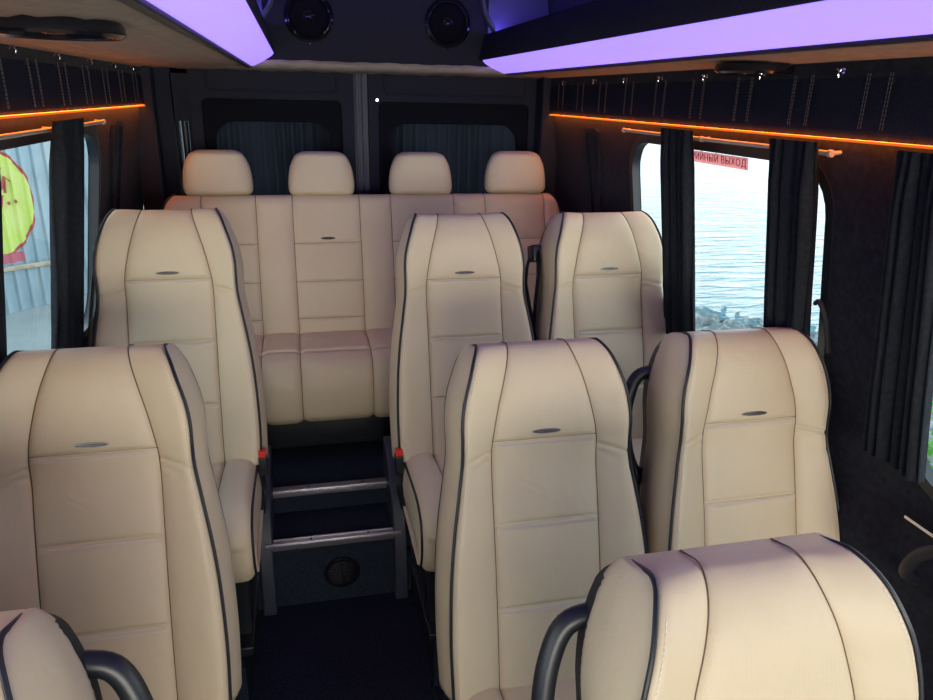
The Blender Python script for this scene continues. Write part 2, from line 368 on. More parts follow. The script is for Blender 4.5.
def edge_path(sg, off=.001, z0=.0, back=.45):
    pts = []
    for z in [k * .02 for k in range(int(TZ / .02) + 1)] + [TZ + (H - TZ) * math.sin(PI / 2 * k / 14) for k in range(1, 15)]:
        if z < z0: continue
        pts.append(Vector((sg * (back_w(z) + off), edge_y(z) - .001, z)))
    return pts
def seat_meshes():
    D = {}
    D['backrest'] = backrest_mesh()
    for sg, key in ((1, 'piping_r'), (-1, 'piping_l')):
        p = edge_path(sg, .0035); e = p[-1]
        p += [Vector((e.x, back_B(H) + .004, H - .004)), Vector((e.x + sg * .004, .122, H - .04)), Vector((e.x + sg * .012, .128, H - .12))]
        m = MB(); m.tube(p, .0036, 8); D[key] = m.mesh('piping', M['piping'], xf=BX)
    D['seam'] = []; D['stitching'] = []      # dark cords lying in the seams, pale stitches beside them
    for sg in (1, -1):
        m = MB(); m.tube([back_point(sg * 1.0, z, .0008) + Vector((0, 0, .0022 * roll(z))) for z in levels()] + [Vector((sg * back_c(H), back_B(H) - .002, H + .0012))], .0013, 5); D['seam'].append(m.mesh('seam_cord', M['seam'], xf=BX))
    for u in SEAMS[:1]:
        m = MB(); m.tube([back_point(t, H - u, .0004) for t in (-1, -.96, -.9, -.7, -.4, 0, .4, .7, .9, .96, 1)], .0009, 5); D['seam'].append(m.mesh('seam_cord', M['seam'], xf=BX))
    for u in SEAMS:
        m = MB()
        for off in (.006, .0115):
            for k in range(52):
                t = -.95 + 1.9 * (k + .5) / 52
                a = back_point(t - .011, H - u - off - .0022, .0012); b = back_point(t + .011, H - u - off + .0022, .0012)
                m.tube([a, b], .0012, 4)
        D['stitching'].append(m.mesh('stitching', M['thread'], xf=BX))
    for sg in (1, -1):
        m = MB(); zz = .01
        while zz < .76:
            m.tube([back_point(sg * 1.90, zz, .0005), back_point(sg * 1.90, zz + .0045, .0005)], .0008, 4); zz += .007
        D['stitching'].append(m.mesh('stitching', M['thread'], xf=BX))
    # emblem
    m = MB(); z = H - SEAMS[0] + .018; y = back_point(0, z).y
    out = []
    for k in range(32):
        a = 2 * PI * k / 32; ca, sa = math.cos(a), math.sin(a)
        out.append((.0335 * ca, .0052 * (1 if sa > 0 else -1) * abs(sa) ** .6 * (1 - .35 * abs(ca) ** 4)))
    m.grid([[Vector((x, y + .001, z + h)) for x, h in out], [Vector((x, y - .0030, z + h)) for x, h in out], [Vector((x * .96, y - .0042, z + h * .8)) for x, h in out]], closed=True, caps=True)
    D['emblem'] = m.mesh('emblem', M['badge'], angle=30, xf=BX)
    m = MB(); m.grid([[Vector((px * .90, y - .0040, z + h * .62)) for px, h in out], [Vector((px * .90, y - .0046, z + h * .62)) for px, h in out]], closed=True, caps=True); D['plate'] = m.mesh('inlay', M['badge_dark'], xf=BX)
    m = MB(); x = -.024
    while x < .024:
        w = random.choice((.0012, .0018, .0024)); m.box((x, y - .0050, z - .0016), (x + w * .5, y - .0044, z + .0016)); x += w + .0009
    D['inlay'] = m.mesh('lettering', M['badge_mark'], smooth=False, xf=BX)
    # hard back shell
    rows = []
    for z in [.02 + k * .0125 for k in range(58)] + [.755, .765, .775, .782, .787, .792]:
        w = back_w(min(z, H)) + .012; y0 = back_B(z) - .012; y1 = back_B(z) + .028
        k = 1 if z < .74 else math.sqrt(max(.02, 1 - ((z - .74) / .0525) ** 2)); y1 = y0 + (y1 - y0) * k
        rows.append([Vector((-w, y0, z)), Vector((-w + .004, y1 - .008, z)), Vector((-w + .02, y1, z)), Vector((w - .02, y1, z)), Vector((w - .004, y1 - .008, z)), Vector((w, y0, z))])
    m = MB(); m.grid(rows, closed=True, caps=True); D['shell'] = m.mesh('back_shell', M['black'], xf=BX)
    for sg, key in ((1, 'handle_r'), (-1, 'handle_l')):
        p = smooth_path([(sg * .165, .135, .705), (sg * .215, .14, .690), (sg * .242, .14, .640), (sg * .255, .138, .570), (sg * .250, .136, .490), (sg * .225, .135, .435), (sg * .185, .135, .40)])
        m = MB(); m.tube(p, [.018] + [.0165] * (len(p) - 2) + [.018], 12, up=(0, 1, 0)); D[key] = m.mesh('grab_handle', M['black'], xf=BX)
        # seat belt: housing on the shoulder and two lengths of webbing
        m = MB(); m.box((sg * .198, .085, .640), (sg * .232, .15, .70), .008); D['guide' + key[-2:]] = m.mesh('belt_guide', M['black'], xf=BX)
        m = MB()
        a = smooth_path([(sg * .216, .09, .665), (sg * .222, .055, .62), (sg * .246, .05, .45), (sg * .266, .04, .25), (sg * .274, .02, .05), (sg * .272, .0, -.03)])
        m.tube(a, .020, 8, flat=.12, up=(0, 1, 0))
        a = smooth_path([(sg * .226, .13, .665), (sg * .246, .125, .60), (sg * .266, .11, .40), (sg * .274, .09, .2), (sg * .276, .07, -.05)])
        m.tube(a, .020, 8, flat=.12, up=(0, 1, 0))
        D['belt' + key[-2:]] = m.mesh('seat_belt', M['belt'], xf=BX)
        m = MB(); m.box((sg * .228, -.035, .43), (sg * .254, .0, .492), .004)
        D['buckle' + key[-2:]] = m.mesh('buckle', M['black'])
        m = MB(); m.box((sg * .230, -.032, .490), (sg * .252, -.004, .512), .003)
        D['button' + key[-2:]] = m.mesh('release_button', M['red'])
    # cushion: section in (y, z), swept over x
    sec = smooth_path([(.07, 0, .455), (-.05, 0, .468), (-.20, 0, .480), (-.29, 0, .478), (-.345, 0, .452), (-.368, 0, .405), (-.370, 0, .345), (-.350, 0, .295), (-.33, 0, .285)], 7)
    sec = [(p.x, p.z) for p in sec]; n = len(sec)
    nor = []
    for i in range(n):
        a = sec[max(i - 1, 0)]; b = sec[min(i + 1, n - 1)]; dx, dz = b[0] - a[0], b[1] - a[1]; l = math.hypot(dx, dz); nor.append((-(-dz) / l * -1, -dx / l))
    cols = [-t for t in TCOL[::-1]] + TCOL[1:]; rows = []
    for i, (yy, zz) in enumerate(sec):
        r = []
        for t in cols:
            s = abs(t); x = s * .125 if s <= 1 else .125 + (s - 1) * .095
            d = .010 * cell((s + 1) / 2, 14) if s <= 1 else .024 * cell(s - 1, 3) ** .8 * (1 if i < n * .62 else .6)
            if s > 1.86: d -= ((s - 1.86) / .14) ** 2 * .006
            if abs(i - n * .30) < .6 and s < 1: d = 0
            ny, nz = (-nor[i][0], nor[i][1])
            L = math.hypot(*nor[i]); a = sec[max(i - 1, 0)]; b = sec[min(i + 1, n - 1)]
            ty, tz = b[0] - a[0], b[1] - a[1]; l = math.hypot(ty, tz); oy, oz = tz / l, -ty / l   # outward normal (towards -y / +z)
            if oz < 0 and oy > 0: oy, oz = oy, oz
            r.append(Vector((math.copysign(x, t) if t else 0, yy + oy * d, zz + oz * d)))
        rows.append(r)
    mb = MB(); mb.grid(rows)
    # sides and underside
    for sg, ci in ((-1, 0), (1, -1)):
        rs = []
        for q in range(5):
            rs.append([Vector((sg * (.220 + .010 * math.sin(PI * q / 4)), rw[ci].y * (1 - q / 4) + (-.14) * q / 4 if False else rw[ci].y + (max(min(rw[ci].y, .05), -.33) - rw[ci].y) * q / 4, rw[ci].z + (.30 - rw[ci].z) * q / 4)) for rw in rows])
        mb.grid(rs)
    mb.add([(-.23, .07, .30), (.23, .07, .30), (.23, -.33, .29), (-.23, -.33, .29)], [(0, 1, 2, 3)])
    mb.add([(-.23, .07, .30), (.23, .07, .30), (.23, .07, .455), (-.23, .07, .455)], [(0, 1, 2, 3)])
    D['cushion'] = mb.mesh('cushion', M['leather'], angle=70)
    for sg, key, ci in ((1, 'cpiping_r', -1), (-1, 'cpiping_l', 0)):
        m = MB(); m.tube([rw[ci] + Vector((sg * .003, 0, 0)) for rw in rows], .0036, 8); D[key] = m.mesh('cushion_piping', M['piping'])
    D['cseam'] = []
    for t in (1, -1):
        m = MB(); ci = cols.index(t); m.tube([rw[ci] + Vector((0, -.0004, .0004)) for rw in rows], .0016, 5); D['cseam'].append(m.mesh('seam_cord', M['seam']))
    # base
    m = MB(); m.box((-.20, -.30, .235), (.20, .10, .295), .01)
    for sx in (-.17, .17):
        m.box((sx - .02, -.27, .0), (sx + .02, -.22, .24), .005); m.box((sx - .02, .03, .0), (sx + .02, .08, .24), .005); m.box((sx - .025, -.33, .0), (sx + .025, .16, .03), .006)
    m.box((-.235, -.02, .28), (-.205, .11, .50), .008); m.box((.205, -.02, .28), (.235, .11, .50), .008)
    D['base'] = m.mesh('seat_base', M['black'])
    return D
SD = seat_meshes()
GS = None
def seat(loc, label, handle=0, belt=0, buckle=0, inset=0.0, group='cream captain seats'):
    r = empty('passenger_seat', loc, label, 'seat', group)
    b = link('backrest', SD['backrest'], None, r)
    e = link('emblem', SD['emblem'], None, b); 
    link('piping', SD['piping_l'], None, b); link('piping', SD['piping_r'], None, b)
    for q in SD['seam']: link('seam_cord', q, None, b)
    for q in SD['stitching']: link('stitching', q, None, b)
    link('inlay', SD['plate'], None, b); tag(e, 'small dark chrome oval badge')
    link('badge_marks', SD['inlay'], None, b)
    link('back_shell', SD['shell'], None, r)
    c = link('cushion', SD['cushion'], None, r)
    link('cushion_piping', SD['cpiping_l'], None, c); link('cushion_piping', SD['cpiping_r'], None, c); [link('seam_cord', q, None, c) for q in SD['cseam']]
    link('seat_base', SD['base'], None, r)
    k = {1: '_r', -1: '_l'}
    if handle: tag(link('grab_handle', SD['handle' + k[handle]], None, r), 'black grab handle on the backrest corner')
    if handle and inset: r.children[-1].location.x = -handle * inset
    if belt:
        bb = link('seat_belt', SD['belt' + k[belt]], None, r); link('belt_guide', SD['guide' + k[belt]], None, bb)
    if buckle:
        q = link('buckle', SD['buckle' + k[buckle]], None, r); tag(link('release_button', SD['button' + k[buckle]], None, q), 'red release button')
    return r

seat((.235, 2.06, .165), 'cream leather seat in front of the rear bench, beside the aisle with red belt buckle', 0, 1, -1)
seat((.735, 2.05, .165), 'cream leather seat next to the big window, just ahead of the rear bench', 0, -1, 0)
seat((-.672, 2.09, .185), 'single cream leather seat ahead of the rear bench, by the graffiti side window', 0, -1, 1)
seat((.240, 1.225, .0), 'large cream leather aisle seat behind the nearest headrest, dark badge below its head', 0, 1, 0)
seat((.757, 1.215, .005), 'cream leather window seat with grab handle and bright badge, dark curtain beside it', -1, 0, 0)
seat((-.718, 1.31, .01), 'large single cream leather seat under the lowest corner of the graffiti window', 0, 0, 0)
seat((.277, .435, -.033), 'nearest cream leather seat with perforated headrest and loop grab handle at lower edge', -1, 0, 0, .05)
seat((-.748, .46, -.02), 'cut off cream seat in the lower corner showing only its side and grab handle', 1, 0, 0, .035)

# ------------------------------------------------------------------ rear bench
def rear_bench():
    r = empty('rear_bench_seat', (0, 2.93, .36), 'four-place cream leather bench across the back of the van', 'bench')
    XS = [-.665, -.452, -.306, -.03, .103, .378, .519, .79]; X0, X1 = -.815, .865
    ext = [X0] + XS + [X1]
    cells = list(zip(ext, ext[1:]))
    def is_seat(i): return i in (1, 3, 5, 7)
    cols = []
    for i, (a, b) in enumerate(cells):
        for q in (0, .02, .05, .10, .2, .35, .5, .65, .8, .9, .95, .98): cols.append((i, q, a + (b - a) * q))
    cols.append((len(cells) - 1, 1.0, X1))
    HB = .59; US = [.205, .365, .520]
    T = Matrix.Translation((0, 0, .425)) @ Matrix.Rotation(-math.radians(14), 4, 'X')
    zs = [k * .02 for k in range(28)] + [HB - s + d for s in US for d in (-.015, -.008, -.004, 0, .004, .008, .015)] + [.54 + .05 * math.sin(PI / 2 * k / 8) for k in range(9)]
    zs = sorted(zs); zz = [zs[0]]
    for z in zs[1:]:
        if z - zz[-1] > .003: zz.append(z)
    zz[-1] = HB
    def F(z): return -.012 * math.sin(PI * min(1, z / .5)) + (0 if z < .54 else .045 * (1 - math.sqrt(max(0, 1 - ((z - .54) / .05) ** 2))))
    def pt(i, q, x, z, lift=0):
        d = .010 * cell(q, 16)
        if is_seat(i):
            u = HB - z; bounds = [-.3] + US + [.75]
            for a, b in zip(bounds, bounds[1:]):
                if a <= u < b: d = min(d, .011 * cell((u - a) / (b - a), 24))
        else: d = .014 * cell(q, 6)
        fade = 1 if z < .54 else math.sqrt(max(0, 1 - ((z - .54) / .05) ** 2))
        side = 0
        if i == 0 or i == 8:                        # the shoulder slopes off at both ends
            k = max(0, (z - .49) / .10); side = k * k * .045
        xx = x
        if i == 0: xx = x + side * (1 - q)
        if i == 8: xx = x - side * q
        return Vector((xx, F(z) - d * fade - lift, z))
    rows = []
    for z in zz:
        row = [pt(i, q, x, z) for i, q, x in cols]
        a, b = row[0], row[-1]
        row += [Vector((b.x + .004, .07, z)), Vector((b.x - .01, .125, z)), Vector((a.x + .01, .125, z)), Vector((a.x - .004, .07, z))]
        rows.append(row)
    m = MB(); m.grid(rows, closed=True, caps=True)
    back = link('backrest', m.mesh('bench_backrest', M['leather'], angle=180, xf=T), None, r)
    m = MB()
    for k, (i, q, x) in enumerate(cols):
        if q == 0 and i > 0: m.tube([pt(i, q, x, z, .0004) for z in zz], .0017, 5)
    for i, (a, b) in enumerate(cells):
        if is_seat(i):
            for s in US: m.tube([pt(i, q, a + (b - a) * q, HB - s, .0003) for q in (0, .02, .05, .1, .5, .9, .95, .98, 1)], .0013, 5)
    link('seam_cord', m.mesh('bench_seams', M['seam'], xf=T), None, back)
    for e in (0, -1):
        i, q, x = cols[e]; sg = -1 if e == 0 else 1
        m = MB(); p = [pt(i, q, x, z) + Vector((sg * .003, .002, 0)) for z in zz]
        p += [p[-1] + Vector((0, .06, .0)), p[-1] + Vector((0, .10, -.02))]
        m.tube(p, .006, 8); link('piping', m.mesh('bench_piping', M['piping'], xf=T), None, back)
    # badge on the second place
    zc = HB - US[0] + .018; xc = (-.306 - .03) / 2; yc = pt(3, .5, xc, zc).y
    m = MB(); out = [(.030 * math.cos(2 * PI * k / 28), .0055 * math.sin(2 * PI * k / 28)) for k in range(28)]
    m.grid([[Vector((xc + x, yc + .002, zc + h)) for x, h in out], [Vector((xc + x, yc - .003, zc + h)) for x, h in out], [Vector((xc + x * .94, yc - .0042, zc + h * .8)) for x, h in out]], closed=True, caps=True)
    tag(link('emblem', m.mesh('bench_emblem', M['badge_dark'], angle=30, xf=T), None, back), 'small dark chrome oval badge')
    # cushion
    sec = smooth_path([(.02, 0, .425), (-.10, 0, .432), (-.19, 0, .430), (-.225, 0, .428), (-.29, 0, .405), (-.318, 0, .345), (-.325, 0, .28), (-.315, 0, .20), (-.28, 0, .165)], 8)
    sec = [(p.x, p.z) for p in sec]; n = len(sec); rows = []
    for k, (yy, z) in enumerate(sec):
        a = sec[max(k - 1, 0)]; b = sec[min(k + 1, n - 1)]; ty, tz = b[0] - a[0], b[1] - a[1]; l = math.hypot(ty, tz); oy, oz = tz / l, -ty / l
        row = []
        for i, q, x in cols:
            d = (.012 if is_seat(i) else .016) * cell(q, 14 if is_seat(i) else 6)
            g = math.exp(-((k - 25) / .8) ** 2) * .012
            row.append(Vector((x, yy + oy * (d - g), z + oz * (d - g))))
        rows.append(row)
    m = MB(); m.grid(rows)
    for e in (0, -1):
        m.grid([[rw[e] for rw in rows], [Vector((rw[e].x, max(rw[e].y, -.25), .17)) for rw in rows]])
    m.add([(X0, .02, .165), (X1, .02, .165), (X1, -.28, .165), (X0, -.28, .165)], [(0, 1, 2, 3)])
    cu = link('cushion', m.mesh('bench_cushion', M['leather'], angle=75), None, r)
    m = MB()
    for c, (i, q, x) in enumerate(cols):
        if q == 0 and i > 0: m.tube([rw[c] + Vector((0, -.0003, .0003)) for rw in rows], .0017, 5)
    m.tube([p + Vector((0, -.001, .001)) for p in rows[25]], .0014, 5)
    link('seam_cord', m.mesh('bench_cushion_seams', M['seam']), None, cu)
    m = MB(); m.box((X0 + .03, -.20, .0), (X1 - .03, .10, .165), .01); m.box((-.26, -.206, .03), (.0, -.199, .12), .003)
    link('seat_base', m.mesh('bench_base', M['black']), None, r)
    # headrests
    rows = []
    HT = [(0, .112), (.012, .130), (.03, .137), (.08, .135), (.12, .127), (.150, .113), (.168, .098), (.178, .075)]
    hz = [0, .002, .006, .012, .02, .03, .045, .06, .08, .10, .12, .135, .148, .157, .164, .169, .173, .176, .178]
    for z in hz:
        w = sinterp(HT, z); ry = .052 * min(1, (max(z, .0005) / .014) ** .45) * min(1, (max(.1795 - z, .0002) / .022) ** .5)
        row = []
        for k in range(40):
            a = 2 * PI * k / 40; ca, sa = math.cos(a), math.sin(a)
            row.append(Vector((w * math.copysign(abs(ca) ** .45, ca), ry * math.copysign(abs(sa) ** .62, sa) - .010 * (1 - (ca) ** 2), z)))
        rows.append(row)
    m = MB(); m.grid(rows, closed=True, caps=True); hm = m.mesh('headrest', M['leather'], angle=180)
    m = MB(); m.tube([(-.06, 0, -.06), (-.06, 0, .03)], .006, 8); m.tube([(.06, 0, -.06), (.06, 0, .03)], .006, 8); pm = m.mesh('headrest_posts', M['chrome'])
    for x, dz, ry in ((-.597, .004, 4), (-.181, 0, -1), (.242, .0, -3), (.672, .006, -5)):
        h = link('headrest', hm, None, r); h.location = T @ Vector((x, .055, HB - .007 + dz)); h.scale = (1, 1, 1.035); h.rotation_euler = (math.radians(-10), 0, math.radians(ry))
        link('post', pm, None, h)
    return r
rear_bench()

# ------------------------------------------------------------------ van shell
Y0, Y1 = -2.3, 3.45
def wx(z):
    z = max(z, .95)
    return .905 + .15 * (1.62 - z)
W1R = (1.43, 2.47, .985, 1.618); W2R = (-.15, 1.13, .985, 1.618); W1L = (1.20, 2.64, .985, 1.622); W2L = (-.70, .95, .985, 1.622)
CAB = (-2.1, -1.15, .95, 1.55)
def side_wall(sg, wins, name):
    def place(u, v, d): return Vector((sg * (wx(v) + d), u, v))
    holes = [rrect(a, c, b, e, .11 if e > 1.6 else .06) for a, b, c, e in wins]
    m = plate([(Y0, .95), (Y1, .95), (Y1, 2.3), (Y0, 2.3)], holes, place, .03)
    m.box((sg * 1.005, Y0, -.05), (sg * 1.075, Y1, .95))
    o = m.build(name, M['plush'], smooth=False); tag(o, kind='structure'); return o
side_wall(1, [W1R, W2R, CAB], 'wall_right'); side_wall(-1, [W1L, W2L, CAB], 'wall_left')
wn = 0
for sg, ws in ((1, (W1R, W2R, CAB)), (-1, (W1L, W2L, CAB))):
    for a, b, c, e in ws:
        wn += 1; rad = .11 if e > 1.6 else .06
        def place(u, v, d, sg=sg): return Vector((sg * (wx(v) + .014 + d), u, v))
        m = plate(rrect(a - .012, c - .012, b + .012, e + .012, rad), [], place, .004)
        w = m.build('window_%d' % wn, M['glass'], smooth=False); tag(w, kind='structure')
        def place2(u, v, d, sg=sg): return Vector((sg * (wx(v) - .004 + d), u, v))
        m = plate(rrect(a - .022, c - .022, b + .022, e + .022, rad + .02), [rrect(a + .004, c + .004, b - .004, e - .004, rad)], place2, .028)
        m.build('window_frame', M['black'], w)
m = MB(); m.box((-1.08, Y0, -.06), (1.08, Y1, 0)); tag(m.build('floor', M['carpet'], smooth=False), kind='structure')
m = MB()                                         # ceiling, gently arched
rows = []
for k in range(17):
    x = -1.0 + 2.0 * k / 16; rows.append([(x, Y0, 2.16 + .07 * (1 - x * x)), (x, Y1, 2.16 + .07 * (1 - x * x))])
m.grid(rows); m.grid([[(p[0], p[1], p[2] + .06) for p in r] for r in rows])
tag(m.build('ceiling', M['ceiling']), kind='structure')
# raised rear floor with step
m = MB(); m.box((-1.0, 2.40, 0), (1.0, Y1, .35)); m.box((-.50, 2.195, 0), (.06, 2.402, .262))
m.box((-1.0, 1.72, 0), (-.50, 2.41, .18)); m.box((.055, 1.72, 0), (1.0, 2.41, .18))
o = m.build('floor_riser', M['stair_carpet'], smooth=False); tag(o, kind='structure')
# front bulkhead below the windscreen and roof header above it
m = MB(); m.box((-1.0, Y0 - .05, -.05), (1.0, Y0, .95)); m.box((-1.0, Y0 - .05, 1.86), (1.0, Y0, 2.3)); m.box((-1.0, Y0 - .05, .95), (-.93, Y0, 1.86)); m.box((.93, Y0 - .05, .95), (1.0, Y0, 1.86))
tag(m.build('wall_front', M['plush'], smooth=False), kind='structure')
m = MB(); m.box((-.94, Y0 - .03, .94), (.94, Y0 - .025, 1.87)); tag(m.build('window_7', M['glass'], smooth=False), kind='structure')

# stair nosings, side boards, vent
def nosing(y, z, label, two):
    m = MB(); m.box((-.455, y - .012, z - .004), (.02, y + .022, z + .008), .002)
    m.box((-.455, y - .014, z - .018), (.02, y - .010, z + .004), .001)
    if two: m.box((-.455, y - .010, z + .0075), (.02, y - .004, z + .0100)); m.box((-.455, y + .013, z + .0075), (.02, y + .018, z + .0095))
    o = m.build('step_edge_trim', M['alu']); tag(o, label, 'step trim', 'metal step edges')
    q = MB()
    for x in (-.30, -.10): q.cyl((x, y + .004, z + .009), (0, 0, 1), .004, .002, 12)
    q.build('screw', M['black'], o)
nosing(2.195, .262, 'wide purple-lit aluminium trim on the edge of the lower aisle step', True)
nosing(2.400, .352, 'thin aluminium trim on the edge of the upper aisle step', False)
for sg, x, lab in ((-1, -.454, 'black sloping side board of the steps, next to the single rear seat'), (1, .014, 'black sloping side board of the steps, next to the paired rear seats')):
    m = MB(); w = .024
    prof = [(2.15, .0), (2.15, .07), (2.17, .22), (2.22, .36), (2.34, .47), (2.44, .50), (2.50, .50), (2.50, .35), (2.24, .0)]
    m.grid([[Vector((x - w, y, z)) for y, z in prof], [Vector((x + w, y, z)) for y, z in prof]], closed=True, caps=True)
    o = m.build('stair_side_board', M['board'], angle=50); tag(o, lab, 'side board', 'step side boards')
    mod = o.modifiers.new('bevel', 'BEVEL'); mod.width = .006; mod.segments = 2
m = MB(); c = (-.197, 2.186, .122)
m.lathe(c, (0, -1, 0), [(.062, -.006), (.064, .003), (.060, .008), (.052, .007), (.050, .0), (.049, -.004)], 36)
v = m.build('floor_vent', M['speaker']); tag(v, 'small round black air vent in the front of the lower aisle step', 'vent')
m = MB()
for k in range(-4, 5):
    zz = c[2] + k * .0105; hw = math.sqrt(max(0, .049 ** 2 - (k * .0105) ** 2)); m.box((c[0] - hw, c[1] - .006, zz - .0022), (c[0] + hw, c[1] + .002, zz + .0022), .0008)
m.box((c[0] - .003, c[1] - .007, c[2] - .048), (c[0] + .003, c[1] + .001, c[2] + .048), .001)
m.build('slats', M['speaker'], v)
# seat rail beside the aisle
for x, lab in ((.05, 'thin metal floor rail at the feet of the paired seats'), (-.47, 'thin metal floor rail at the foot of the single seats')):
    m = MB(); m.box((x - .006, -.4, 0), (x + .006, 1.72, .006)); tag(m.build('floor_rail', M['black'], smooth=False), lab, 'rail')

# ------------------------------------------------------------------ side trim: quilted panels, light strips, rods, curtains
PAIRS = [1.30 - .2315 * k for k in range(1, 12)] + [1.30 + .2315 * k for k in range(0, 9)]
for sg, nm in ((1, 'right'), (-1, 'left')):
    m = MB(); rows = []
    n = 330
    for k in range(n + 1):
        y = -1.2 + (3.30 + 1.2) * k / n
        d = min(abs(y - p) for p in [q - .03 for q in PAIRS] + [q + .03 for q in PAIRS])
        g = .004 * math.exp(-(d / .006) ** 2)
        prof = [(1.6903 - (.008 if sg > 0 else 0), .0), (1.6903 - (.008 if sg > 0 else 0), .024), (1.70, .030), (1.745, .031), (1.79, .030), (1.825, .026), (1.835, .02), (1.835, 0)]
        rows.append([Vector((sg * (.905 - t - (-g if t > .02 else 0) * 1.0), y, z)) for z, t in prof])
    m.grid(rows); q = m.build('trim_%d' % (1 if sg > 0 else 2), M['plush_up']); tag(q, kind='structure')
    m = MB()
    for p in PAIRS:
        for s in (-.030, .030):
            for ds in (-.0035, .0035):
                if -1.2 < p + s < 3.19:
                    zz = 1.705
                    while zz < 1.815:
                        m.tube([(sg * (.905 - .0325), p + s + ds, zz), (sg * (.905 - .0325), p + s + ds, zz + .0065)], .0010, 4); zz += .0085
    m.build('stitching', M['threadd'], q)
    dz = .008 if sg > 0 else .0
    m = MB(); m.box((sg * .8735, .0 if sg > 0 else -.2, 1.6875 - dz), (sg * .897, 3.29, 1.6905 - dz), .001)
    ls = m.build('light_strip', M['orange'], smooth=False)
    e_ = MB(); e_.box((sg * .8705, .0 if sg > 0 else -.2, 1.6855 - dz), (sg * .8733, 3.29, 1.6905 - dz), .0008); e_.build('diffuser_edge', M['orange_edge'], ls, smooth=False)
    tag(ls, 'glowing orange light strip above the ' + ('sea-side windows' if sg > 0 else 'fence-side windows'), 'light strip', 'orange light strips')
    # pillar lining with an embossed belt loop shape near the back
    m = MB(); yb = 2.83 if sg > 0 else 2.88
    def pl(u, v, d, sg=sg): return Vector((sg * (wx(v) - .002 - d), u, v))
    outer = [(yb - .085, 1.60), (yb - .075, 1.63), (yb - .05, 1.643), (yb + .05, 1.643), (yb + .075, 1.63), (yb + .085, 1.60), (yb + .05, 1.22), (yb - .05, 1.22)]
    inner = [(yb - .062, 1.595), (yb - .055, 1.615), (yb - .04, 1.624), (yb + .04, 1.624), (yb + .055, 1.615), (yb + .062, 1.595), (yb + .03, 1.23), (yb - .03, 1.23)]
    m = plate(outer, [inner], pl, .010); o = m.build('trim_%d' % (3 if sg > 0 else 4), M['plush'], angle=30); tag(o, kind='structure')
    m = MB(); m.box((sg * .93, 3.30, 1.05), (sg * .84, 3.34, 1.86), .01); m.box((sg * .91, 3.38, 1.05), (sg * .85, 3.44, 1.86), .01)
    tag(m.build('trim_%d' % (5 if sg > 0 else 6), M['door']), kind='structure')
    m = MB(); rows = [[Vector((sg * (x), y, z)) for x, z in ((1.01, .30), (.995, .33), (.992, .5), (.99, .70), (.982, .76), (.98, .80), (.99, .83), (1.01, .86))] for y in (-1.1, 3.3)]
    m.grid(rows, caps=True); tag(m.build('trim_%d' % (7 if sg > 0 else 8), M['plush'], angle=25), kind='structure')

def rod(sg, ya, yb, label, mids=()):
    x = sg * .873; z = 1.650
    m = MB(); m.tube([(x, ya, z), (x, yb, z)], .0055, 10); o = m.build('curtain_rod', M['rod']); tag(o, label, 'curtain rod', 'curtain rods')
    for y in [ya, yb] + list(mids):
        b = MB(); b.cyl((x, y, z), (0, 1, 0), .008, .010, 14); b.tube([(x, y, z), (sg * .898, y, z + .002)], .0045, 8); b.build('bracket', M['rod'], o)
    return o
rod(1, 1.40, 2.47, 'satin curtain rod over the window with the exit sticker', (1.94,))
rod(1, -.15, 1.20, 'satin curtain rod over the window with green leaves outside')
rod(-1, 1.15, 2.58, 'satin curtain rod over the graffiti-side window', (2.07,))

def curtain(sg, ya, yb, folds, label, zb=1.0, amp=.016, off=.05, seed=1, top=1.672, name='curtain', flare=0.0, tie=None):
    rnd = random.Random(seed); ph = [rnd.uniform(-.5, .5) for _ in range(60)]
    rows = []; nz = 26; ny = folds * 10
    for i in range(nz + 1):
        z = top + (zb - top) * i / nz; row = []
        for j in range(ny + 1):
            q = j / ny; y = ya + (yb - ya) * q
            fl = flare * (i / nz); yc = (ya + yb) / 2; y = yc + (y - yc) * (1 + fl)
            a = q * folds * 2 * PI + .8 * math.sin(q * 7 + ph[1]) + .25 * math.sin(i * .25 + ph[2])
            A = amp * (.45 + .55 * min(1, i / 4)) * (.75 + .35 * math.sin(q * 11 + ph[3]))
            xx = wx(z) - off + A * math.sin(a) + .25 * A * math.sin(2.3 * a + ph[4])
            row.append(Vector((sg * min(xx, wx(z) - .012), y + .3 * A * math.cos(a), z)))
        rows.append(row)
    m = MB(); m.grid(rows); rows2 = [[p - Vector((sg * .003, 0, 0)) for p in r] for r in rows]; m.grid(rows2)
    o = m.build(name, M['curtain'], angle=180); tag(o, label, 'curtain', 'side window curtains'); return o
c1 = curtain(1, 1.955, 2.145, 5, 'gathered dark curtain hiding the left end of the exit sticker', seed=2)
curtain(1, 1.415, 1.585, 5, 'gathered dark curtain at the near end of the sea-view window', seed=3)
curtain(1, 1.06, 1.185, 6, 'gathered dark curtain between the wall pillar and the leafy window', seed=4, zb=1.02, flare=.3)
curtain(-1, 2.0, 2.25, 6, 'gathered dark curtain across the graffiti window', seed=5)
curtain(-1, 1.17, 1.635, 7, 'dark curtain at the extreme left edge of the photo', seed=6)
for o in (bpy.data.objects[c1.name],): pass
# bundled tie-back on the second curtain
m = MB(); m.tube(smooth_path([(.925, 1.42, 1.30), (.915, 1.395, 1.31), (.925, 1.375, 1.27), (.945, 1.37, 1.19)]), .006, 8)
tag(m.build('curtain_tieback', M['belt']), 'thin black tie loop at the edge of the sea-view window curtain', 'tieback')

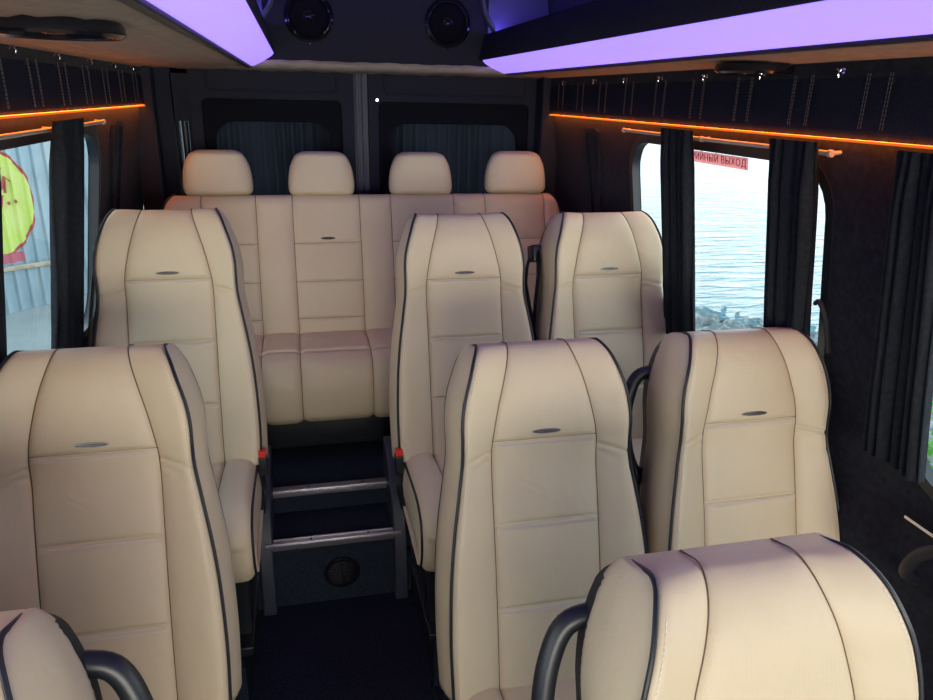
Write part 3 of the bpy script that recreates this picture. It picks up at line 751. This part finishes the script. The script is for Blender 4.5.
# chrome coat hooks
m = MB()
m.cyl((0, 0, 0), (1, 0, 0), .007, .006, 16); m.tube([(0, 0, 0), (-.014, 0, -.002)], .0028, 8); m.tube(smooth_path([(-.012, 0, 0), (-.018, 0, -.008), (-.016, 0, -.016)], 4), .0026, 8)
m.tube([(-.012, 0, 0), (-.018, .009, .004)], .0026, 8); m.tube([(-.012, 0, 0), (-.018, -.009, .004)], .0026, 8)
hk = m.mesh('coat_hook', M['chrome'], xf=Matrix.Scale(.8, 4))
om = ['nearest', 'second', 'third', 'fourth', 'fifth', 'sixth', 'seventh', 'eighth']
for k, y in enumerate((1.408, 1.687, 1.956, 2.226, 2.488, 2.767, 3.11)):
    o = link('coat_hook', hk); o.location = (.876, y, 1.820); tag(o, 'small chrome hook under the sea-side shelf, %s counting from the camera' % om[k], 'hook', 'chrome hooks on the sea side')
for k, y in enumerate((1.864, 2.18, 2.50, 2.81, 3.10)):
    o = link('coat_hook', hk); o.location = (-.876, y, 1.832); o.rotation_euler[2] = PI; tag(o, 'small chrome hook under the fence-side shelf, %s counting from the camera' % om[k], 'hook', 'chrome hooks on the fence side')

# ------------------------------------------------------------------ overhead shelves, violet lights
SY0, SY1 = -1.2, 3.27
def shelf(sg, xl, xt, label, lab2):
    # xl: inner lower edge of the lens, xt: its upper edge
    r = empty('overhead_shelf', (0, (SY0 + SY1) / 2, 1.85), label, 'luggage shelf', 'overhead luggage shelves'); iy = (SY0 + SY1) / 2; rz = 1.85
    m = MB(); rows = []; n = 24                 # ribbed underside
    for k in range(n + 1):
        q = k / n; x = sg * (.912 + (xl + .012 - .912) * q); z = 1.836 + .016 * q + .0022 * math.sin(q * 9 * 2 * PI)
        rows.append([Vector((x, SY0 - iy, z - rz)), Vector((x, SY1 - iy, z - rz))])
    m.grid(rows); m.grid([[p + Vector((0, 0, .02)) for p in rr] for rr in rows]); m.build('padded_underside', M['shelf'], r)
    m = MB(); m.box((sg * (xl + .022), SY0 - iy, -.006), (sg * (xl + .002), SY1 - iy, .016), .003)   # dark edge
    m.build('edge_rail', M['piping'], r)
    m = MB(); prof = [(xt + .004, 1.900), (xt - .002, 1.905), (xt + .004, 1.94), (xt + .022, 2.005), (xt + .036, 2.012), (xt + .05, 2.0), (xt + .04, 1.905)]
    rows = [[Vector((sg * x, y - iy, z - rz)) for x, z in prof] for y in (SY0, SY1)]
    m.grid(rows, closed=True, caps=True); m.build('fascia', M['fascia'], r, angle=60)
    m = MB(); m.box((sg * (xt + .04), SY0 - iy, .055), (sg * .92, SY1 - iy, .062)); m.build('shelf_floor', M['fascia'], r, smooth=False)
    m = MB(); m.box((sg * (xt + .062), SY0 - iy, .158), (sg * (xt + .078), SY1 - iy, .166)); m.build('cove_light', M['violet_up'], r, smooth=False)
    m = MB(); m.box((sg * (xt + .05), SY0 - iy, .145), (sg * (xt + .09), SY1 - iy, .158)); m.build('cove_channel', M['fascia'], r, smooth=False)
    m = MB(); m.box((sg * (xl + .01), SY1 - iy - .012, .0), (sg * .92, SY1 - iy, .13)); m.build('end_panel', M['fascia'], r, smooth=False)
    m = MB(); ye = 3.262                          # the lens, rounded at its rear end
    rows = []
    for k, y in enumerate([SY0 + .02, 0, 1, 2, ye - .10, ye - .05, ye - .02, ye - .006, ye]):
        cut = 0 if k < 5 else (.0, .10, .25, .5)[k - 5]
        a = Vector((sg * xl, y, 1.852)); b = Vector((sg * xt, y, 1.900)); a2 = a + (b - a) * (0); b2 = b + (a - b) * cut
        nrm = Vector((-sg * .55, 0, -.83)) * .004
        rows.append([a2, a2 + (b2 - a2) * .1 + nrm, a2 + (b2 - a2) * .5 + nrm * 1.6, a2 + (b2 - a2) * .9 + nrm, b2, b2 + Vector((sg * .006, 0, .004)), a2 + Vector((sg * .006, 0, .004))])
    rows = [[p - Vector((0, iy, rz)) for p in rw] for rw in rows]
    m.grid(rows, closed=True, caps=True); o = m.build('light_panel', M['violet'], r, angle=60); tag(o, lab2)
shelf(1, .648, .528, 'overhead shelf on the sea side with beige padded underside', 'long violet glowing light panel along the sea-side shelf')
shelf(-1, .440, .345, 'overhead shelf on the fence side with beige padded underside', 'short visible violet light panel along the fence-side shelf')

def disc(x, y, z, label, rad=.10):
    m = MB(); m.lathe((x, y, z), (0, 0, -1), [(rad * .96, -.006), (rad, .0), (rad * 1.01, .012), (rad * .94, .017), (rad * .80, .014), (rad * .74, .006), (rad * .3, .003), (rad * .26, .010), (rad * .1, .013)], 48)
    o = m.build('ceiling_speaker', M['speaker']); tag(o, label, 'speaker', 'speakers under the shelves'); return o
disc(.825, 1.655, 1.834, 'flat round black speaker under the sea-side overhead shelf', .095)
disc(-.635, 1.33, 1.842, 'flat round black speaker under the fence-side overhead shelf', .105)

# rear speaker panel
m = MB(); m.box((-.93, 3.28, 1.868), (.93, 3.31, 2.24)); tag(m.build('wall_back_panel', M['fascia'], smooth=False), kind='structure')
for n_, xa_, xb_ in ((13, .56, .93), (14, -.93, -.38)):
    m = MB(); m.box((xa_, 3.262, 1.99), (xb_, 3.2795, 2.22), .004); tag(m.build('trim_%d' % n_, M['ceiling']), kind='structure')  # lining pieces added in the lightened colour where violet light fills the shelf ends
m = MB(); rows = []
for k in range(61):
    x = -.93 + 1.86 * k / 60; w = .0015 * math.sin(k * 1.7) + .001 * math.sin(k * .6)
    rows.append([Vector((x, y, z + w)) for y, z in ((3.262, 1.878), (3.254, 1.868), (3.258, 1.858), (3.275, 1.848), (3.32, 1.842), (3.42, 1.838), (3.42, 1.872))])
m.grid(rows); tag(m.build('trim_9', M['shelf']), kind='structure')
def big_speaker(x, z, label):
    c = (x, 3.2795, z)
    r = empty('rear_speaker', c, label, 'speaker', 'rear panel speakers'); o3 = (0, 0, 0)
    m = MB(); m.lathe(o3, (0, -1, 0), [(.099, 0), (.100, .008), (.092, .016), (.084, .019), (.078, .014), (.075, .006), (.075, .001)], 48); m.build('rim', M['speaker'], r)
    m = MB(); m.lathe(o3, (0, -1, 0), [(.076, .008), (.070, .012), (.063, .007), (.058, .005), (.030, .0015), (.010, .001)], 48); m.build('cone', M['cone'], r)
    m = MB(); m.lathe(o3, (0, -1, 0), [(.024, .001), (.024, .016), (.021, .019), (.018, .016), (.012, .012), (.006, .015), (.001, .016)], 32); m.build('tweeter', M['speaker'], r)
    for a in (45, 135, 225, 315, 270):
        m = MB(); rr = .085 if a != 270 else .102
        m.cyl((rr * math.cos(math.radians(a)), -.018 if a != 270 else -.003, rr * math.sin(math.radians(a))), (0, 1, 0), .0045, .005, 12); m.build('screw', M['speaker'], r)
big_speaker(-.197, 2.048, 'round black speaker on the rear panel, nearer the fence-side light')
big_speaker(.384, 2.046, 'round black speaker on the rear panel, nearer the sea-side light')
# grey struts at both ends of the shelves
for sg, x, lab in ((1, .515, 'slim grey curved strut beside the sea-side rear speaker'), (-1, .33, 'slim grey curved strut beside the fence-side rear speaker')):
    m = MB(); m.tube(smooth_path([(sg * (x + .07), 3.20, 1.99), (sg * (x + .05), 3.20, 2.03), (sg * (x + .01), 3.20, 2.10), (sg * (x - .01), 3.20, 2.22)]), .024, 10, flat=.45, up=(0, 1, 0))
    tag(m.build('shelf_strut', M['strip']), lab, 'strut', 'shelf struts')

# ------------------------------------------------------------------ rear wall: two doors with curtained windows
m = MB(); m.box((-.95, 3.49, 0), (-.778, 3.55, 2.3)); m.box((-.738, 3.49, 0), (-.70, 3.55, 2.3)); m.box((.87, 3.45, 0), (.95, 3.52, 2.3)); m.box((-.785, 3.45, 1.625), (-.715, 3.52, 2.3)); m.box((-.785, 3.45, 0), (-.715, 3.52, 1.18)); m.box((-.92, 3.45, 1.82), (.92, 3.55, 2.3)); m.box((-.2, 3.52, 0), (.2, 3.55, 2.3))
m.box((-.90, 3.44, .3), (-.79, 3.49, 1.85))
tag(m.build('wall_rear', M['door'], smooth=False), kind='structure')
dn = 0
for xa, xb, lab in ((-.715, -.012, 'fence'), (.052, .872, 'sea')):
    dn += 1
    def pf(u, v, d): return Vector((u, 3.43 + d, v))
    ha, hb = xa + .045, xb - .055
    m = plate([(xa, .35), (xb, .35), (xb, 1.85), (xa, 1.85)], [rrect(ha, 1.05, hb, 1.722, .03)], pf, .05)
    d = m.build('door_%d' % dn, M['door'], smooth=False); tag(d, kind='structure')
    m = MB()
    for p in (rrect(ha + .03, 1.755, hb - .02, 1.845, .025),):
        pts = [Vector((u, 3.428, v)) for u, v in p]; pts.append(pts[0]); m.tube(pts, .005, 6)
    m.build('embossed_panel', M['door'], d)
    m = plate(rrect(ha - .01, 1.04, hb + .01, 1.73, .03), [rrect(ha + .045, 1.10, hb - .045, 1.625, .09, 10)], lambda u, v, dd: Vector((u, 3.455 + dd, v)), .02)
    m.build('window_surround', M['surround'], d, smooth=False)
    m = MB(); m.box((ha - .01, 3.52, 1.04), (hb + .01, 3.524, 1.73)); w = m.build('window_%d' % (7 + dn), M['glass'], smooth=False); tag(w, kind='structure')
    rows = []; nf = 13; rnd = random.Random(dn)
    for i in range(15):
        z = 1.70 - .62 * i / 14; row = []
        for j in range(nf * 10 + 1):
            q = j / (nf * 10); a = q * nf * 2 * PI + 1.2 * math.sin(q * 9 + dn) + .15 * math.sin(i * .5)
            row.append(Vector((ha + (hb - ha) * q, 3.490 + .016 * math.sin(a) * (.7 + .3 * math.sin(q * 13)), z)))
        rows.append(row)
    m = MB(); m.grid(rows); o = m.build('curtain', M['rear_curtain'], angle=180)
    tag(o, 'dark pleated curtain in the rear door window nearer the %s' % lab, 'curtain', 'rear door curtains')
m = MB()
for x in (.002, .030): m.tube([(x, 3.425, .4), (x, 3.425, 1.85)], .0075, 10)
m.box((-.012, 3.445, .4), (.05, 3.46, 1.85)); tag(m.build('trim_10', M['strip']), kind='structure')
m = MB(); m.tube([(-.752, 3.48, 1.1), (-.752, 3.48, 1.7)], .015, 10); tag(m.build('trim_11', M['piping']), kind='structure')
m = MB(); m.tube([(.862, 3.42, 1.1), (.862, 3.42, 1.82)], .007, 10); tag(m.build('trim_12', M['strip']), kind='structure')
m = MB(); m.cyl((.092, 3.425, 1.728), (0, 1, 0), .0055, .008, 14); tag(m.build('screw_cap', M['chrome']), 'tiny bright round cap on the rear door beside the centre seal', 'cap')

m = MB(); m.tube(smooth_path([(1.0, .78, .96), (.955, .84, .965), (.93, .92, .94), (.925, .985, .89), (.94, 1.02, .82), (1.0, 1.03, .78)]), .014, 12)
tag(m.build('wall_grab_handle', M['piping']), 'curved black handle on the side wall below the leafy window', 'handle')
# chrome track under the leafy window
m = MB(); m.box((.965, -.2, .912), (.985, 1.08, .920), .002); tag(m.build('window_track', M['chrome']), 'thin bright metal track below the leafy side window', 'window track')

# ------------------------------------------------------------------ exit sticker
def text_mesh(body, size, name):
    cu = bpy.data.curves.new(name, 'FONT'); cu.body = body; cu.size = size; cu.extrude = .0004; cu.offset = 0.0
    cu.align_x = 'RIGHT'; cu.align_y = 'CENTER'; cu.space_character = 1.05
    o = bpy.data.objects.new(name, cu); COL.objects.link(o)
    bpy.context.view_layer.update()
    dg = bpy.context.evaluated_depsgraph_get(); me = bpy.data.meshes.new_from_object(o.evaluated_get(dg))
    bpy.data.objects.remove(o); return me
zc = 1.594
ya, yb = 2.14, 1.765
sl = Matrix.Translation((wx(zc) + .010, yb, zc)) @ Matrix.Rotation(math.atan(-.15) * -1 * -1, 4, 'Y')
m = MB(); m.box((-.0005, 0, -.0165), (.0005, ya - yb, .0165)); st = m.build('exit_sticker', M['sticker'], smooth=False); st.matrix_world = sl
tag(st, 'red and pink emergency exit sticker in Cyrillic at the top of the sea-view window', 'sticker')
tm = text_mesh('АВАРИЙНЫЙ ВЫХОД', .0285, 'sticker_text'); tm.materials.clear(); tm.materials.append(M['sticker_text'])
xs = [v.co.x for v in tm.vertices]; wid = max(xs) - min(xs); k = (ya - yb - .016) / wid
for v in tm.vertices: v.co = Vector((-.0012 - v.co.z, -(v.co.x - max(xs)) * k + .008, v.co.y))
link('lettering', tm, None, st)

# ------------------------------------------------------------------ outside
GZ = -.75
m = MB(); m.box((-40, -20, GZ - .1), (1.6, 40, GZ)); tag(m.build('ground', M['asphalt'], smooth=False), kind='structure')
# beach and sea
m = MB(); rows = []
sh = Vector((-.62, .78, 0)); shn = Vector((.78, .62, 0)); P = Vector((5.45, 9.0, 0))
rnd = random.Random(9)
for i in range(240):
    row = []
    for j in range(90):
        a = -8 + i * .09; b = -9.0 + j * .12
        p = P + sh * a + shn * b
        z = -.78 - .075 * max(0, b + 5.5) - .01 + (.03 + .05 * max(0, min(1, (b + 4) / 3))) * rnd.uniform(-1, 1)
        row.append((p.x, p.y, z))
    rows.append(row)
m.grid(rows); tag(m.build('beach', M['rock'], angle=180), 'grey pebble shore at the edge of the sea', 'beach', kind='stuff')
m = MB(); q = P - sh * 60 - shn * .1; q2 = P + sh * 120 - shn * .1
m.add([tuple(q + Vector((0, 0, -1.19))), tuple(q + shn * 400 + Vector((0, 0, -1.19))), tuple(q2 + shn * 400 + Vector((0, 0, -1.19))), tuple(q2 + Vector((0, 0, -1.19)))], [(0, 1, 2, 3)])
tag(m.build('sea', M['water'], smooth=False), 'bright rippled sea stretching away beyond the shore', 'sea', kind='stuff')

# corrugated fence with graffiti
FP = Vector((-3.73, 8.85, 0)); FD = Vector((.612, .791, 0)); FN = Vector((.791, -.612, 0))
f = empty('metal_fence', (FP.x, FP.y, GZ), 'pale blue corrugated metal fence with lime graffiti beyond the side window', 'fence')
FI = Matrix.Translation(-Vector((FP.x, FP.y, GZ)))
def fence_pt(s, z, d): return FP + FD * s + FN * d + Vector((0, 0, z))
def rib(s):
    q = (s / .155) % 1
    if q < .5: return 0
    if q < .6: return .03 * (q - .5) / .1
    if q < .9: return .03
    return .03 * (1 - q) / .1
ss = []
k = -40
while k < 40:
    for q in (0, .5, .6, .9): ss.append((k + q) * .155)
    k += 1
m = MB(); m.grid([[fence_pt(s, z, rib(s + 1e-5)) for z in (GZ, 2.6)] for s in ss]); m.build('sheet', M['fence'], f, smooth=False, xf=FI)
def paint(outline_r, s0, z0, ra, rb, d, hole=None):
    """paint patch that follows the ribs"""
    mm = MB(); n = 40
    cols = sorted([ra * (2 * k / n - 1) for k in range(n + 1)] + [q - s0 + e for q in ss for e in (-.0008, .0008) if abs(q - s0) < ra - .002])
    for a, b in zip(cols, cols[1:]):
        def h(x): return rb * math.sqrt(max(0, 1 - (x / ra) ** 2))
        s1, s2 = s0 + a, s0 + b
        mm.add([fence_pt(s1, z0 - h(a), rib(s1) + d), fence_pt(s2, z0 - h(b), rib(s2) + d), fence_pt(s2, z0 + h(b), rib(s2) + d), fence_pt(s1, z0 + h(a), rib(s1) + d)], [(0, 1, 2, 3)])
    return mm
paint(None, .07, .52, .58, .64, .003).build('graffiti_outline', M['redpaint'], f, smooth=False, xf=FI)
paint(None, .07, .52, .55, .605, .006).build('graffiti_oval', M['lime'], f, smooth=False, xf=FI)
m = MB()
def stroke(pts, r=.016):
    m.tube([fence_pt(s, z, .045) for s, z in pts], r, 6, flat=.3)
stroke([(.05, .62), (.14, .80), (.24, .86)]); stroke([(.26, .66), (.32, .80), (.38, .74)]); stroke([(.32, .80), (.30, .62)]); stroke([(.12, .80), (.26, .78)]); stroke([(.20, .86), (.30, .90)]); stroke([(.12, .46), (.17, .62)]); stroke([(.17, .62), (.22, .46)]); stroke([(.22, .46), (.26, .60)])
stroke([(.31, .50), (.335, .51)], .02); stroke([(.39, .51), (.415, .52)], .02)
m.build('graffiti_letters', M['redpaint'], f, xf=FI)
m = MB()
for s1, s2 in ((.0, .40),):
    n = 16
    for k in range(n):
        a, b = s1 + (s2 - s1) * k / n, s1 + (s2 - s1) * (k + 1) / n
        m.add([fence_pt(a, -.17, rib(a) + .008), fence_pt(b, -.17, rib(b) + .008), fence_pt(b, -.06, rib(b) + .008), fence_pt(a, -.06, rib(a) + .008)], [(0, 1, 2, 3)])
m.build('graffiti_bar', M['pinkpaint'], f, smooth=False, xf=FI)
m = MB(); m.tube([fence_pt(-3, -.24, .07), fence_pt(.2, -.225, .07), fence_pt(.70, -.25, .07)], .03, 8, flat=.6); m.build('rail', M['wood'], f, xf=FI)

# bush beside the near window
b = empty('leafy_bush', (2.55, 1.95, GZ), 'bright green leafy bush outside the nearest side window', 'bush')
rnd = random.Random(5); m = MB(); st_ = MB()
for k in range(26):
    bx, by = rnd.uniform(-.5, .5), rnd.uniform(-.8, .6)
    top = Vector((bx * 1.2, by * 1.1, rnd.uniform(1.1, 1.6))); base = Vector((bx * .5, by * .7, 0))
    pts = smooth_path([base, base.lerp(top, .5) + Vector((rnd.uniform(-.08, .08), rnd.uniform(-.08, .08), 0)), top], 5); st_.tube(pts, .006, 5)
    for p in range(90):
        t = rnd.uniform(.1, 1); c = base.lerp(top, t) + Vector((rnd.gauss(0, .10), rnd.gauss(0, .10), rnd.gauss(0, .05)))
        a = rnd.uniform(0, 2 * PI); dr = Vector((math.cos(a), math.sin(a), rnd.uniform(-.5, .4))).normalized(); sd = dr.cross(Vector((0, 0, 1))).normalized(); up = sd.cross(dr)
        L_ = rnd.uniform(.06, .12); w_ = L_ * .36
        m.add([c, c + dr * L_ * .45 + sd * w_ + up * .01, c + dr * L_ - up * .015, c + dr * L_ * .45 - sd * w_ + up * .01, c + dr * L_ * .5 - up * .006], [(0, 1, 4), (1, 2, 4), (2, 3, 4), (3, 0, 4)])
m.build('foliage', M['leaf'], b, smooth=False); st_.build('stems', M['stem'], b)

# ------------------------------------------------------------------ light
w = bpy.data.worlds.new('daylight'); SC.world = w; w.use_nodes = True; nt = w.node_tree
bg = nt.nodes['Background']; bg.inputs['Strength'].default_value = 2.9
tc = nt.nodes.new('ShaderNodeTexCoord'); sx = nt.nodes.new('ShaderNodeSeparateXYZ'); r = nt.nodes.new('ShaderNodeValToRGB')
nt.links.new(tc.outputs['Generated'], sx.inputs[0]); nt.links.new(sx.outputs['Z'], r.inputs['Fac']); nt.links.new(r.outputs['Color'], bg.inputs['Color'])
r.color_ramp.elements[0].position = 0; r.color_ramp.elements[0].color = (1.25, 1.28, 1.3, 1)
r.color_ramp.elements[1].position = .6; r.color_ramp.elements[1].color = (.62, .78, .95, 1)
def area(name, loc, target, sx_, sy_, power, col):
    l = bpy.data.lights.new(name, 'AREA'); l.shape = 'RECTANGLE'; l.size = sx_; l.size_y = sy_; l.energy = power; l.color = col
    o = bpy.data.objects.new(name, l); COL.objects.link(o); o.location = loc
    o.rotation_euler = (Vector(target) - Vector(loc)).to_track_quat('-Z', 'Y').to_euler(); return o
area('windscreen_daylight', (0, Y0 + .05, 1.42), (0, 3, 1.1), 1.8, .85, 66, (1.0, .92, .80))

# ------------------------------------------------------------------ camera
cam = bpy.data.cameras.new('camera'); cam.sensor_fit = 'HORIZONTAL'; cam.sensor_width = 36; cam.lens = 36 * 710 / 933; cam.clip_start = .02; cam.clip_end = 600
co = bpy.data.objects.new('camera', cam); COL.objects.link(co)
d = Vector((-171.5, 257, -710)).normalized(); t = Vector((1, -.023, 0)); X = (t - d * t.dot(d)).normalized(); Z = X.cross(d)
R3 = Matrix((X, d, Z))       # camera space -> world
co.matrix_world = Matrix.Translation((-.27, 0, 1.75)) @ R3.to_4x4()
SC.camera = co
vs = SC.view_settings; vs.view_transform = 'Standard'; vs.look = 'None'; vs.exposure = 0; vs.gamma = 1; vs.use_curve_mapping = False
SC.cycles.max_bounces = 8; SC.cycles.transparent_max_bounces = 12; SC.cycles.sample_clamp_indirect = 6; SC.cycles.caustics_reflective = False; SC.cycles.caustics_refractive = False
